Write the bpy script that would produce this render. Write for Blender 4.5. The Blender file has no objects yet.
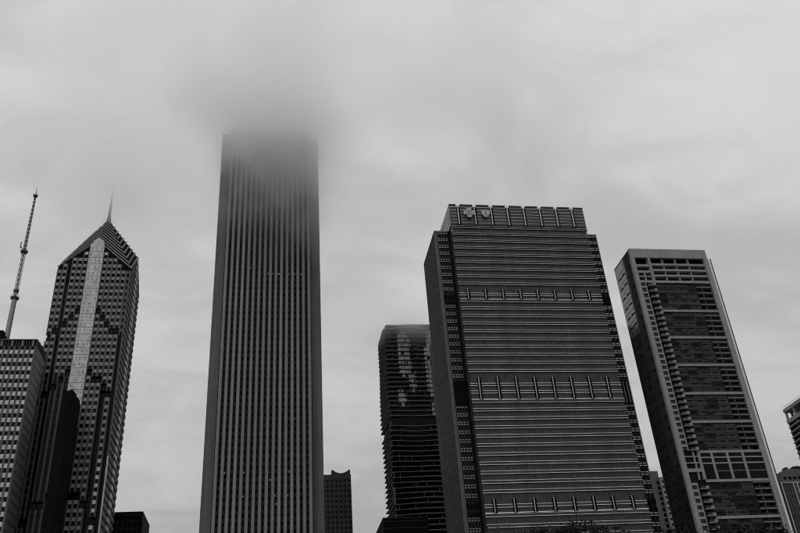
import bpy, math, random
from mathutils import Matrix, Vector, noise as mnoise

# ------------------------------------------------------------------ scene, camera, sky, sun, exposure
scene = bpy.context.scene
col = scene.collection
R = math.radians

# camera calibrated from the vertical vanishing point (296,-1087) of the 800x533 photograph
F_PX, VPX, VPY, YAW = 823.0, 296.0, -1087.0, R(10.2)
up = Vector((VPX - 400.0, -(VPY - 266.5), -F_PX)).normalized()
fw = Vector((0, 0, -1)); fw = (fw - up * fw.dot(up)).normalized()
rt = fw.cross(up)
ax_e = rt * math.cos(YAW) + fw * math.sin(YAW)
ax_n = -rt * math.sin(YAW) + fw * math.cos(YAW)
rot = Matrix((ax_e, ax_n, up))
CAM = Vector((0, 0, 1.7))
cam_data = bpy.data.cameras.new('camera')
cam_data.sensor_width = 36.0
cam_data.sensor_fit = 'HORIZONTAL'
cam_data.lens = 36.0 * F_PX / 800.0
cam_data.clip_start = 0.1
cam_data.clip_end = 8000
cam = bpy.data.objects.new('camera', cam_data)
cam.matrix_world = Matrix.Translation(CAM) @ rot.to_4x4()
col.objects.link(cam)
scene.camera = cam

SUN_EL, SUN_AZ = R(52), R(215)          # azimuth clockwise from north (+Y)
world = bpy.data.worlds.new('World')
scene.world = world
world.use_nodes = True
wn, wl = world.node_tree.nodes, world.node_tree.links
wn.clear()
w_out = wn.new('ShaderNodeOutputWorld')
w_bg = wn.new('ShaderNodeBackground'); w_bg.inputs['Strength'].default_value = 0.1
sky = wn.new('ShaderNodeTexSky'); sky.sky_type = 'NISHITA'; sky.sun_disc = False
sky.sun_elevation = SUN_EL; sky.sun_rotation = SUN_AZ
sky.dust_density = 6.0; sky.air_density = 1.0
bw = wn.new('ShaderNodeRGBToBW')
wl.new(sky.outputs[0], bw.inputs[0])
# overcast: an even cloud ceiling of uneven thickness over the whole sky dome
tc = wn.new('ShaderNodeTexCoord')
sep = wn.new('ShaderNodeSeparateXYZ'); wl.new(tc.outputs['Generated'], sep.inputs[0])
zc = wn.new('ShaderNodeMath'); zc.operation = 'MAXIMUM'; zc.inputs[1].default_value = 0.0
wl.new(sep.outputs['Z'], zc.inputs[0])
za = wn.new('ShaderNodeMath'); za.operation = 'ADD'; za.inputs[1].default_value = 0.22
wl.new(zc.outputs[0], za.inputs[0])
def wdiv(sock):
    n = wn.new('ShaderNodeMath'); n.operation = 'DIVIDE'
    wl.new(sock, n.inputs[0]); wl.new(za.outputs[0], n.inputs[1]); return n.outputs[0]
cmb = wn.new('ShaderNodeCombineXYZ')
wl.new(wdiv(sep.outputs['X']), cmb.inputs[0]); wl.new(wdiv(sep.outputs['Y']), cmb.inputs[1])
def wnoise(scale, detail, rough, dist, off):
    mp = wn.new('ShaderNodeMapping'); mp.inputs['Location'].default_value = off
    mp.inputs['Rotation'].default_value = (0, 0, R(25)); mp.inputs['Scale'].default_value = (1.0, 1.5, 1.0)
    wl.new(cmb.outputs[0], mp.inputs[0])
    n = wn.new('ShaderNodeTexNoise'); n.inputs['Scale'].default_value = scale
    n.inputs['Detail'].default_value = detail; n.inputs['Roughness'].default_value = rough
    n.inputs['Distortion'].default_value = dist
    wl.new(mp.outputs[0], n.inputs['Vector']); return n.outputs[0]
n1 = wnoise(1.3, 4.0, 0.45, 0.5, (13.43, 1.28, 0.0))
n2 = wnoise(5.0, 6.0, 0.55, 0.8, (0.4, 5.1, 0.0))
mixn = wn.new('ShaderNodeMix'); mixn.inputs[0].default_value = 0.38
wl.new(n1, mixn.inputs[2]); wl.new(n2, mixn.inputs[3])
ramp = wn.new('ShaderNodeMapRange'); ramp.interpolation_type = 'SMOOTHSTEP'
ramp.inputs['From Min'].default_value = 0.34; ramp.inputs['From Max'].default_value = 0.66
ramp.inputs['To Min'].default_value = 5.15; ramp.inputs['To Max'].default_value = 7.0
wl.new(mixn.outputs[0], ramp.inputs[0])
mixs = wn.new('ShaderNodeMix'); mixs.inputs[0].default_value = 0.88
wl.new(bw.outputs[0], mixs.inputs[2]); wl.new(ramp.outputs[0], mixs.inputs[3])
# an overcast sky is brighter overhead than at the horizon
grad = wn.new('ShaderNodeMath'); grad.operation = 'MULTIPLY_ADD'; grad.inputs[1].default_value = 0.62; grad.inputs[2].default_value = 0.68
wl.new(zc.outputs[0], grad.inputs[0])
gm_ = wn.new('ShaderNodeMath'); gm_.operation = 'MULTIPLY'
wl.new(mixs.outputs[0], gm_.inputs[0]); wl.new(grad.outputs[0], gm_.inputs[1])
wl.new(gm_.outputs[0], w_bg.inputs['Color'])
wl.new(w_bg.outputs[0], w_out.inputs['Surface'])

sun_data = bpy.data.lights.new('sun', 'SUN')
sun_data.energy = 0.6; sun_data.angle = R(30); sun_data.color = (1, 1, 1)
sun = bpy.data.objects.new('sun', sun_data)
sd = Vector((math.sin(SUN_AZ) * math.cos(SUN_EL), math.cos(SUN_AZ) * math.cos(SUN_EL), math.sin(SUN_EL)))
sun.rotation_euler = sd.to_track_quat('Z', 'Y').to_euler()
sun.location = (0, 0, 600)
col.objects.link(sun)

scene.view_settings.view_transform = 'Standard'
scene.view_settings.look = 'None'
scene.view_settings.gamma = 1.0
scene.view_settings.exposure = 0.0
scene.view_settings.use_curve_mapping = False
scene.cycles.use_denoising = True
scene.cycles.max_bounces = 20
scene.cycles.diffuse_bounces = 3
scene.cycles.glossy_bounces = 4
scene.cycles.volume_bounces = 16
scene.cycles.volume_step_rate = 2.0
scene.cycles.filter_width = 1.1

# ------------------------------------------------------------------ pixel helpers (800x533 photograph)
def ray(px, py): return rot @ Vector((px - 400.0, 266.5 - py, -F_PX))
def on_y(px, py, Y): d = ray(px, py); return CAM + d * (Y / d.y)
def on_x(px, py, X): d = ray(px, py); return CAM + d * (X / d.x)

# ------------------------------------------------------------------ materials
def mat(name, base, rough=0.7, metallic=0.0, var=0.18, scale=0.35, streak=0.0, bump=0.0, bscale=4.0, spec=0.5, joint=None, rnd=0.0):
    """grey surface with blotchy grain, optional vertical rain streaks, optional panel joints"""
    m = bpy.data.materials.new(name); m.use_nodes = True
    n, l = m.node_tree.nodes, m.node_tree.links
    b = n['Principled BSDF']
    b.inputs['Roughness'].default_value = rough
    b.inputs['Metallic'].default_value = metallic
    b.inputs['Specular IOR Level'].default_value = spec
    t = n.new('ShaderNodeTexCoord')
    no = n.new('ShaderNodeTexNoise'); no.inputs['Scale'].default_value = scale; no.inputs['Detail'].default_value = 5
    l.new(t.outputs['Object'], no.inputs['Vector'])
    mr = n.new('ShaderNodeMapRange')
    mr.inputs['From Min'].default_value = 0.25; mr.inputs['From Max'].default_value = 0.75
    mr.inputs['To Min'].default_value = 1 - var; mr.inputs['To Max'].default_value = 1 + var
    l.new(no.outputs[0], mr.inputs[0])
    fac = mr.outputs[0]
    if rnd:     # each cladding strip weathered a little differently
        oi = n.new('ShaderNodeObjectInfo')
        rr = n.new('ShaderNodeMapRange'); rr.inputs['To Min'].default_value = 1 - rnd; rr.inputs['To Max'].default_value = 1 + rnd * 0.4
        l.new(oi.outputs['Random'], rr.inputs[0])
        mm = n.new('ShaderNodeMath'); mm.operation = 'MULTIPLY'
        l.new(fac, mm.inputs[0]); l.new(rr.outputs[0], mm.inputs[1]); fac = mm.outputs[0]
    if streak:
        mp = n.new('ShaderNodeMapping'); mp.inputs['Scale'].default_value = (1.2, 1.2, 0.03)
        l.new(t.outputs['Object'], mp.inputs[0])
        s = n.new('ShaderNodeTexNoise'); s.inputs['Scale'].default_value = 1.0; s.inputs['Detail'].default_value = 4
        l.new(mp.outputs[0], s.inputs['Vector'])
        sr = n.new('ShaderNodeMapRange'); sr.inputs['From Min'].default_value = 0.35; sr.inputs['From Max'].default_value = 0.65
        sr.inputs['To Min'].default_value = 1 - streak; sr.inputs['To Max'].default_value = 1.0
        l.new(s.outputs[0], sr.inputs[0])
        mm = n.new('ShaderNodeMath'); mm.operation = 'MULTIPLY'
        l.new(fac, mm.inputs[0]); l.new(sr.outputs[0], mm.inputs[1]); fac = mm.outputs[0]
    if joint:   # horizontal panel joints every `joint` metres
        sp = n.new('ShaderNodeSeparateXYZ'); l.new(t.outputs['Object'], sp.inputs[0])
        md = n.new('ShaderNodeMath'); md.operation = 'MODULO'; md.inputs[1].default_value = joint
        l.new(sp.outputs['Z'], md.inputs[0])
        gt = n.new('ShaderNodeMath'); gt.operation = 'LESS_THAN'; gt.inputs[1].default_value = 0.10
        l.new(md.outputs[0], gt.inputs[0])
        sb = n.new('ShaderNodeMath'); sb.operation = 'MULTIPLY_ADD'; sb.inputs[1].default_value = -0.18; sb.inputs[2].default_value = 1.0
        l.new(gt.outputs[0], sb.inputs[0])
        mm = n.new('ShaderNodeMath'); mm.operation = 'MULTIPLY'
        l.new(fac, mm.inputs[0]); l.new(sb.outputs[0], mm.inputs[1]); fac = mm.outputs[0]
    mul = n.new('ShaderNodeMath'); mul.operation = 'MULTIPLY'; mul.inputs[1].default_value = base
    l.new(fac, mul.inputs[0])
    l.new(mul.outputs[0], b.inputs['Base Color'])
    if bump:
        bn = n.new('ShaderNodeTexNoise'); bn.inputs['Scale'].default_value = bscale; bn.inputs['Detail'].default_value = 4
        l.new(t.outputs['Object'], bn.inputs['Vector'])
        bp = n.new('ShaderNodeBump'); bp.inputs['Strength'].default_value = bump; bp.inputs['Distance'].default_value = 0.1
        l.new(bn.outputs[0], bp.inputs['Height']); l.new(bp.outputs[0], b.inputs['Normal'])
    return m

def glass_mat(name, base=0.015, rough=0.1, metallic=0.0, wave=0.06, cell=(1.5, 1.5, 3.8), var=0.5, spec=0.5):
    """window glass: each pane a slightly different tint and tilt"""
    m = bpy.data.materials.new(name); m.use_nodes = True
    n, l = m.node_tree.nodes, m.node_tree.links
    b = n['Principled BSDF']
    b.inputs['Roughness'].default_value = rough; b.inputs['Metallic'].default_value = metallic
    b.inputs['Specular IOR Level'].default_value = spec
    t = n.new('ShaderNodeTexCoord')
    mp = n.new('ShaderNodeMapping'); mp.inputs['Scale'].default_value = tuple(1 / c for c in cell)
    mp.inputs['Location'].default_value = (0.37, 0.41, 0.13)
    l.new(t.outputs['Object'], mp.inputs[0])
    fl = n.new('ShaderNodeVectorMath'); fl.operation = 'FLOOR'; l.new(mp.outputs[0], fl.inputs[0])
    wno = n.new('ShaderNodeTexWhiteNoise'); wno.noise_dimensions = '3D'; l.new(fl.outputs[0], wno.inputs['Vector'])
    mr = n.new('ShaderNodeMapRange'); mr.inputs['To Min'].default_value = base * (1 - var); mr.inputs['To Max'].default_value = base * (1 + 2 * var)
    l.new(wno.outputs['Value'], mr.inputs[0]); l.new(mr.outputs[0], b.inputs['Base Color'])
    no = n.new('ShaderNodeTexNoise'); no.inputs['Scale'].default_value = 0.25; no.inputs['Detail'].default_value = 2
    l.new(t.outputs['Object'], no.inputs['Vector'])
    ad = n.new('ShaderNodeMath'); ad.operation = 'MULTIPLY_ADD'; ad.inputs[1].default_value = 0.25
    l.new(wno.outputs['Value'], ad.inputs[0]); l.new(no.outputs[0], ad.inputs[2])
    bp = n.new('ShaderNodeBump'); bp.inputs['Strength'].default_value = wave; bp.inputs['Distance'].default_value = 0.5
    l.new(ad.outputs[0], bp.inputs['Height']); l.new(bp.outputs[0], b.inputs['Normal'])
    return m

def emit_mat(name, val):
    m = bpy.data.materials.new(name); m.use_nodes = True
    b = m.node_tree.nodes['Principled BSDF']
    b.inputs['Base Color'].default_value = (0.4, 0.4, 0.4, 1)
    b.inputs['Emission Color'].default_value = (1, 1, 1, 1)
    b.inputs['Emission Strength'].default_value = val
    return m

M = dict(
    granite=mat('pale_granite', 0.215, 0.75, var=0.16, rnd=0.22, scale=0.08, streak=0.22, joint=3.9),
    granite_shaded=mat('shaded_granite', 0.135, 0.75, var=0.12, scale=0.08, streak=0.3, joint=3.9),  # pale granite darkened in colour, painting in the dimmer light of the corner notches
    granite_dark=mat('grey_granite', 0.085, 0.8, var=0.18, scale=0.15, streak=0.2),
    granite_mid=mat('mid_granite', 0.22, 0.7, var=0.25, scale=0.5, streak=0.12),
    granite_light=mat('light_granite', 0.36, 0.6, var=0.12, scale=0.4, streak=0.12),
    limestone=mat('limestone', 0.24, 0.8, var=0.15, scale=0.1, streak=0.25),
    alu_light=mat('light_aluminium', 0.48, 0.45, var=0.35, scale=0.45, streak=0.1),
    alu_mid=mat('mid_aluminium', 0.25, 0.5, var=0.25, scale=0.4),
    ledge=mat('bright_metal_ledge', 0.5, 0.32, metallic=0.92, var=0.45, scale=0.12),
    spandrel=mat('dark_spandrel_panel', 0.05, 0.5, spec=0.3, var=0.2, scale=0.25, streak=0.1),
    metal_dark=mat('dark_metal', 0.018, 0.6, spec=0.15, var=0.25, scale=0.4),
    metal_fin=mat('pale_metal_fin', 0.42, 0.4, metallic=0.3, var=0.15, scale=0.5),
    concrete=mat('pale_concrete', 0.27, 0.8, var=0.14, scale=0.25, streak=0.25),
    concrete_dark=mat('weathered_concrete', 0.10, 0.85, var=0.22, scale=0.2, streak=0.3),
    concrete_mid=mat('grey_concrete', 0.24, 0.85, var=0.18, scale=0.3, streak=0.25),
    black=mat('black_cladding', 0.004, 0.7, spec=0.06, var=0.3, scale=0.3, streak=0.2),
    roof=mat('roof_gravel', 0.12, 0.95, var=0.3, scale=1.5),
    steel=mat('galvanised_steel', 0.22, 0.5, metallic=0.3, var=0.15, scale=0.8),
    steel_dark=mat('painted_steel', 0.04, 0.5, var=0.2, scale=0.8),
    emblem=mat('emblem_white', 0.40, 0.5, var=0.08, scale=0.8),
    emblem_pale=mat('white_panel', 0.8, 0.5, var=0.1, scale=0.5),
    emblem_dark=mat('emblem_grey', 0.14, 0.5, var=0.05),
    glass=glass_mat('window_glass', 0.008, 0.1, spec=0.3),
    glass_black=glass_mat('black_glass', 0.003, 0.15, spec=0.12),
    glass_curtain=glass_mat('curtain_glass', 0.034, 0.14, var=0.22, spec=0.35),
    glass_bay=glass_mat('bay_glass', 0.020, 0.12, cell=(2.4, 2.4, 2.6), var=0.5, spec=0.3),
    glass_bay_pale=glass_mat('pale_bay_glass', 0.030, 0.12, cell=(0.8, 2.4, 2.6), var=0.3, spec=0.35),
    glass_mirror=glass_mat('mirror_glass', 0.16, 0.07, metallic=0.9, wave=0.03, cell=(1.6, 1.6, 2.62), var=0.12),
    glass_pool=glass_mat('reflective_glass', 0.15, 0.2, metallic=0.9, wave=0.05, cell=(0.94, 1.5, 3.15), var=0.3),
    lit=emit_mat('lit_window', 0.05),
    bark=mat('bark', 0.05, 0.9, var=0.4, scale=3.0, bump=0.6, bscale=8),
    leaf=mat('leaf', 0.014, 0.8, spec=0.15, var=0.55, scale=0.9),
    leaf_light=mat('leaf_pale', 0.03, 0.8, spec=0.2, var=0.45, scale=0.9),
    grass=mat('grass', 0.06, 0.9, var=0.4, scale=0.6, bump=0.5, bscale=12),
    asphalt=mat('asphalt', 0.05, 0.9, var=0.25, scale=0.4, bump=0.2, bscale=20),
    paving=mat('paving', 0.22, 0.85, var=0.2, scale=0.6),
    ground=mat('city_ground', 0.10, 0.95, var=0.3, scale=0.02),
    paint=mat('road_paint', 0.7, 0.7, var=0.2, scale=2.0),
)

# ------------------------------------------------------------------ mesh helpers
class MB:
    def __init__(s): s.v = []; s.f = []; s.mi = []; s.mats = []
    def m(s, key):
        if key not in s.mats: s.mats.append(key)
        return s.mats.index(key)
    def box(s, x0, x1, y0, y1, z0, z1, key):
        i = len(s.v); k = s.m(key)
        s.v += [(x0, y0, z0), (x1, y0, z0), (x1, y1, z0), (x0, y1, z0), (x0, y0, z1), (x1, y0, z1), (x1, y1, z1), (x0, y1, z1)]
        for q in ((0, 3, 2, 1), (4, 5, 6, 7), (0, 1, 5, 4), (1, 2, 6, 5), (2, 3, 7, 6), (3, 0, 4, 7)):
            s.f.append(tuple(i + a for a in q)); s.mi.append(k)
    def poly(s, pts, key):
        i = len(s.v); s.v += [tuple(p) for p in pts]
        s.f.append(tuple(range(i, i + len(pts)))); s.mi.append(s.m(key))
    def prism(s, pts, d, key):
        """closed prism: polygon pts (3-D, in order) extruded by vector d"""
        n = len(pts); a = [Vector(p) for p in pts]; d = Vector(d); i = len(s.v); k = s.m(key)
        nrm = Vector((0, 0, 0))
        for j in range(n): nrm += a[j].cross(a[(j + 1) % n])
        if nrm.dot(d) > 0: a.reverse()
        s.v += [tuple(p) for p in a] + [tuple(p + d) for p in a]
        s.f.append(tuple(range(i, i + n))); s.mi.append(k)
        s.f.append(tuple(i + n + j for j in reversed(range(n)))); s.mi.append(k)
        for j in range(n):
            j2 = (j + 1) % n
            s.f.append((i + j2, i + j, i + n + j, i + n + j2)); s.mi.append(k)
    def tube(s, p0, p1, r0, r1, key, n=8):
        p0, p1 = Vector(p0), Vector(p1); ax = (p1 - p0).normalized()
        a = ax.orthogonal().normalized(); b = ax.cross(a); i = len(s.v); k = s.m(key)
        for p, r in ((p0, r0), (p1, r1)):
            for j in range(n):
                t = 2 * math.pi * j / n
                s.v.append(tuple(p + (a * math.cos(t) + b * math.sin(t)) * r))
        for j in range(n):
            j2 = (j + 1) % n
            s.f.append((i + j, i + j2, i + n + j2, i + n + j)); s.mi.append(k)
        s.f.append(tuple(i + j for j in reversed(range(n)))); s.mi.append(k)
        s.f.append(tuple(i + n + j for j in range(n))); s.mi.append(k)
    def mesh(s, name, base=(0, 0, 0)):
        me = bpy.data.meshes.new(name)
        me.from_pydata([(x - base[0], y - base[1], z - base[2]) for x, y, z in s.v], [], s.f)
        for k in s.mats: me.materials.append(M[k])
        me.polygons.foreach_set('material_index', s.mi)
        me.update()
        return me

def link(name, me, parent=None, loc=None):
    o = bpy.data.objects.new(name, me); col.objects.link(o)
    if parent: o.parent = parent
    if loc is not None: o.location = loc
    return o

class Thing:
    """an Empty at the base of a thing; parts are given in world metres"""
    def __init__(s, name, loc, label, cat, group=None):
        s.base = Vector(loc)
        s.o = bpy.data.objects.new(name, None); s.o.location = loc; s.o.empty_display_size = 2
        col.objects.link(s.o)
        s.o['label'] = label; s.o['category'] = cat
        if group: s.o['group'] = group
    def part(s, name, mb, stuff=False, parent=None, label=None):
        o = link(name, mb.mesh(name, s.base), parent or s.o)
        if stuff: o['kind'] = 'stuff'
        if label: o['label'] = label
        return o
    def inst(s, name, me, wloc, parent=None):
        """part sharing mesh data, placed at a world location"""
        return link(name, me, parent or s.o, Vector(wloc) - s.base)

def unit_box(name, w, d, h, key):
    b = MB(); b.box(0, w, 0, d, 0, h, key); return b.mesh(name)

rng = random.Random(7)

# ------------------------------------------------------------------ ground
def struct(name, mb, parent=None):
    o = link(name, mb.mesh(name), parent); o['kind'] = 'structure'; return o
b = MB(); b.box(-3000, 3000, -3000, 3000, -1.0, 0.0, 'ground'); struct('ground', b)
b = MB(); b.box(-260, 420, 6, 262, 0.0, 0.06, 'grass'); struct('lawn', b)
b = MB(); b.box(-260, 420, -3, 5.9, 0.0, 0.05, 'paving'); struct('path', b)
b = MB(); b.box(-600, 700, 266, 284, 0.0, 0.01, 'asphalt'); st = struct('street', b)
b = MB()
for i in range(-60, 70): b.box(i * 10, i * 10 + 4, 274.9, 275.1, 0.012, 0.016, 'paint')
link('lane_marking', b.mesh('lane_marking'), st)['kind'] = 'stuff'
for y0, y1 in ((262.2, 265.8), (284.2, 296.0)):
    b = MB(); b.box(-600, 700, y0, y1, 0.0, 0.13, 'paving'); struct('pavement', b)

# ------------------------------------------------------------------ pale fluted tower with its head in the cloud
T = Thing('skyscraper', (-3.4, 430, 0), 'tall pale fluted stone tower whose top vanishes into low cloud', 'skyscraper')
AX0, AX1, AY, AH = -32.9, 26.2, 400.0, 346.0
NX0, NX1 = -27.5, 20.7
FL = 3.9
b = MB()
b.box(AX0, AX1, AY + 4.7, AY + 54.3, 0, AH, 'granite')
b.box(NX0, NX1, AY + 0.55, AY + 58.5, 0, AH - 0.5, 'glass_black')
b.box(NX0, NX1, AY - 0.2, AY + 58.6, AH - 1.6, AH + 0.01, 'granite')
T.part('wall', b)
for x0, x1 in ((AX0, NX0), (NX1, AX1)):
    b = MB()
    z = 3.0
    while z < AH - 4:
        b.box(x0 + 0.03, x1 - 0.03, AY + 4.5, AY + 4.72, z + 0.02, z + FL - 0.02, 'granite_shaded')
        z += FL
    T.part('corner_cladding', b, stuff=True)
sp = 3.05; fx0 = -26.25
b = MB()                                    # one flute: a blunt wedge in plan
pl = [(-0.86, 0.5), (-0.86, -0.15), (-0.62, -0.9), (0.62, -0.9), (0.86, -0.15), (0.86, 0.5)]
b.prism([(x, y, 0) for x, y in pl], (0, 0, AH - 1.6), 'granite')
fin_me = b.mesh('fin')
for i in range(16): T.inst('fin', fin_me, (fx0 + sp * i, AY, 0))
b = MB()                                    # window strip between two flutes
b.box(-0.74, 0.74, 0.42, 0.54, 0, AH - 1.6, 'glass_black')
z = 2.0
while z < AH - 5:
    b.box(-0.735, 0.735, 0.30, 0.43, z, z + 1.5, 'black')
    b.box(-0.735, 0.735, 0.26, 0.32, z + 1.46, z + 1.50, 'metal_dark')
    z += FL
b.box(-0.05, 0.05, 0.34, 0.45, 0, AH - 1.6, 'spandrel')
strip_me = b.mesh('window_strip')
for i in range(15): T.inst('window_strip', strip_me, (fx0 + sp * (i + 0.5), AY, 0))
lit_me = unit_box('lit_window', 0.4, 0.05, 0.8, 'lit')
for x, y in ((267.5, 272), (271, 272), (276, 272.2), (281, 272), (290, 272), (295.5, 272.2), (300.5, 272), (252, 267), (289.5, 274),
             (226.5, 470), (246, 470), (290, 470), (271.5, 477.5), (276, 493), (290, 493), (244.5, 494), (276, 501.5), (293, 417)):
    p = on_y(x, y, AY + 0.3)
    i = round((p.x - fx0) / sp - 0.5); i = max(0, min(14, i))
    k = round((p.z - 2.0 - 2.3) / FL)
    T.inst('lit_window', lit_me, (fx0 + sp * (i + 0.5) + rng.choice((-0.66, 0.1)), AY + 0.36, 2.0 + FL * k + 1.75))

# ------------------------------------------------------------------ wide banded office tower with crown emblems
T = Thing('office_tower', (113, 335, 0), 'broad dark office tower with bright horizontal bands and a cross and shield emblem', 'office tower')
BX0, BX1, BY = 80.8, 146.6, 307.4
WX0, WX1, WY = 73.6, 153.0, 312.6
BH, WH = 214.4, 214.2
FX = [84.7 + 7.98 * i for i in range(8)]
b = MB()
b.box(BX0 + 0.4, BX1 - 0.4, BY + 0.4, 331, 0, 214.2, 'glass_curtain')
b.box(BX0, BX1, BY + 0.2, 331, 214.2, 214.5, 'metal_dark')
T.part('curtain_wall', b)
b = MB()
b.box(WX0 + 0.5, BX0 + 0.6, WY + 0.5, 342.0, 0, WH - 0.4, 'glass_black')
b.box(BX1 - 0.6, WX1 - 0.5, WY + 0.5, 331.5, 0, WH - 0.4, 'glass_black')
b.box(76, 147.5, 331.2, 358, 0, 176, 'metal_dark')
b.box(WX0, BX0 + 0.3, WY, 342.3, WH - 0.4, WH, 'spandrel'); b.box(BX1 - 0.3, WX1, WY, 332, WH - 0.4, WH, 'spandrel')
T.part('wing_wall', b)
# floors: z of every spandrel centre; mechanical bands at 174.9-179.9, 127.8-137.7, 81.6-87.0
FH = 3.86
bands = [(174.9, 179.9), (127.8, 137.7), (81.6, 87.0), (24.0, 34.0)]
levels = []
for top, bot in ((214.0, 179.9), (174.9, 137.7), (127.8, 87.0), (81.6, 34.0), (24.0, 4.0)):
    n = round((top - bot) / FH); h = (top - bot) / n
    levels += [(top - h * (k + 0.0) - 0.2, h) for k in range(n)]
b = MB()          # one spandrel: panel with a projecting bright ledge above and below
L = BX1 - BX0
b.box(0, L, 0.02, 0.5, -1.28, 0.0, 'spandrel')
for z in (-0.16, -1.28):
    b.prism([(0, -0.20, z), (0, -0.10, z + 0.21), (0, 0.1, z + 0.21), (0, 0.1, z)], (L, 0, 0), 'ledge')
span_me = b.mesh('spandrel')
for z, h in levels: T.inst('spandrel', span_me, (BX0, BY, z))
b = MB()          # the same at the mechanical floors, set back between the big fins
b.box(0, L, 0.12, 0.5, -1.28, 0.0, 'spandrel')
for z in (-0.16, -1.28):
    b.prism([(0, -0.02, z), (0, 0.02, z + 0.21), (0, 0.2, z + 0.21), (0, 0.2, z)], (L, 0, 0), 'ledge')
span_in = b.mesh('recessed_spandrel')
for z0, z1 in bands:
    n = 1 if z1 - z0 < 7 else 2
    for k in range(n): T.inst('spandrel', span_in, (BX0, BY, z0 + (z1 - z0) * (k + 1) / (n + 1) + 0.64))
for z0, z1 in bands + [(214.5, 226.0)]:
    crown = z0 > 200
    b = MB()
    b.box(0, 0.34, -0.42, 0.5, 0, z1 - z0 - 0.05, 'metal_fin')
    b.box(0.34, 1.15, -0.24, 0.5, 0.05, z1 - z0 - 0.06, 'black')  # black strips either side of the fin paint in its shadow gaps
    b.box(-0.35, 0.0, -0.24, 0.5, 0.05, z1 - z0 - 0.06, 'black')
    if crown: b = MB(); b.box(0, 0.5, -0.6, 0.5, 0, z1 - z0 - 0.9, 'metal_fin'); b.box(0.5, 1.4, 0.1, 0.5, 0.05, z1 - z0 - 1.2, 'black'); b.box(-0.4, 0, 0.1, 0.5, 0.05, z1 - z0 - 1.2, 'black')
    fin = b.mesh('fin')
    for x in FX: T.inst('fin', fin, (x - 0.2, BY, z0))
    if not crown:
        b = MB()
        b.prism([(BX0, BY - 0.2, z0), (BX0, BY - 0.1, z0 + 0.26), (BX0, BY + 0.1, z0 + 0.26), (BX0, BY + 0.1, z0)], (L, 0, 0), 'ledge')
        T.part('ledge', b)
b = MB()          # mullions of the curtain wall
nm = 44
for i in range(nm + 1):
    x = BX0 + L * i / nm
    b.box(x - 0.05, x + 0.05, BY + 0.22, BY + 0.42, 0.5, 214.0, 'spandrel')
T.part('mullion', b, stuff=True)
# crown screen: one panel between each pair of fins
xs = [BX0] + FX + [BX1]
for i in range(9):
    x0 = xs[i] + (1.2 if i else 0.0); x1 = xs[i + 1] - (0.6 if i < 8 else 0)
    b = MB()
    b.box(x0, x1, BY + 0.1, BY + 0.5, 214.6, 225.8, 'spandrel')
    top = b
    for k in range(6):
        z = 215.6 + k * 1.75
        b.prism([(x0, BY - 0.05, z), (x0, BY + 0.0, z + 0.2), (x0, BY + 0.12, z + 0.2), (x0, BY + 0.12, z)], (x1 - x0, 0, 0), 'ledge')
    b.box(x0, x1, BY - 0.1, BY + 0.55, 225.4, 226.0, 'spandrel')
    T.part('crown_panel', b)
b = MB()
b.box(BX0, BX0 + 0.4, BY + 0.5, 331, 214.5, 226, 'alu_mid'); b.box(BX1 - 0.4, BX1, BY + 0.5, 331, 214.5, 226, 'alu_mid')
b.box(BX0 + 0.4, BX1 - 0.4, 330.6, 331, 214.5, 225.9, 'alu_mid')
T.part('crown_screen', b)
b = MB()
for x0, x1, sgn in ((BX0 - 0.14, BX0 + 0.45, -1),):
    for k in range(12): b.box(x0, x1, BY + 1.2 + k * 1.9, BY + 1.32 + k * 1.9, 214.6, 225.9, 'ledge')
T.part('screen_rib', b, stuff=True)
# emblems
def cyl_y(b, cx, cz, r, y0, y1, key, n=28, r_in=0.0):
    if r_in <= 0:
        b.prism([(cx + r * math.cos(2 * math.pi * j / n), y0, cz + r * math.sin(2 * math.pi * j / n)) for j in range(n)], (0, y1 - y0, 0), key)
    else:
        for j in range(n):
            a0, a1 = 2 * math.pi * j / n, 2 * math.pi * (j + 1) / n
            b.prism([(cx + r * math.cos(a0), y0, cz + r * math.sin(a0)), (cx + r * math.cos(a1), y0, cz + r * math.sin(a1)),
                     (cx + r_in * math.cos(a1), y0, cz + r_in * math.sin(a1)), (cx + r_in * math.cos(a0), y0, cz + r_in * math.sin(a0))], (0, y1 - y0, 0), key)
def plus(cx, cz, r, w): return [(cx - w, cz - r), (cx + w, cz - r), (cx + w, cz - w), (cx + r, cz - w), (cx + r, cz + w), (cx + w, cz + w),
                                (cx + w, cz + r), (cx - w, cz + r), (cx - w, cz + w), (cx - r, cz + w), (cx - r, cz - w), (cx - w, cz - w)]
pc = on_y(469.2, 212.6, BY - 0.9); cx, cz = pc.x, pc.z
b = MB()
b.prism([(x, BY - 1.1, z) for x, z in plus(cx, cz, 2.55, 1.15)], (0, 0.4, 0), 'emblem')
for dx, dz in ((-1.5, 0), (1.5, 0), (0, 1.5), (0, -1.5)): b.box(cx + dx - 0.1, cx + dx + 0.1, BY - 0.75, BY + 0.2, cz + dz - 0.1, cz + dz + 0.1, 'steel')
cross = T.part('emblem', b, label='pale cross emblem with a figure in a ring')
b = MB(); cyl_y(b, cx, cz, 1.45, BY - 1.16, BY - 1.05, 'emblem_dark', r_in=1.2); T.part('ring', b, parent=cross)
b = MB()
cyl_y(b, cx, cz + 0.72, 0.24, BY - 1.15, BY - 1.05, 'emblem_dark', 12)
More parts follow.
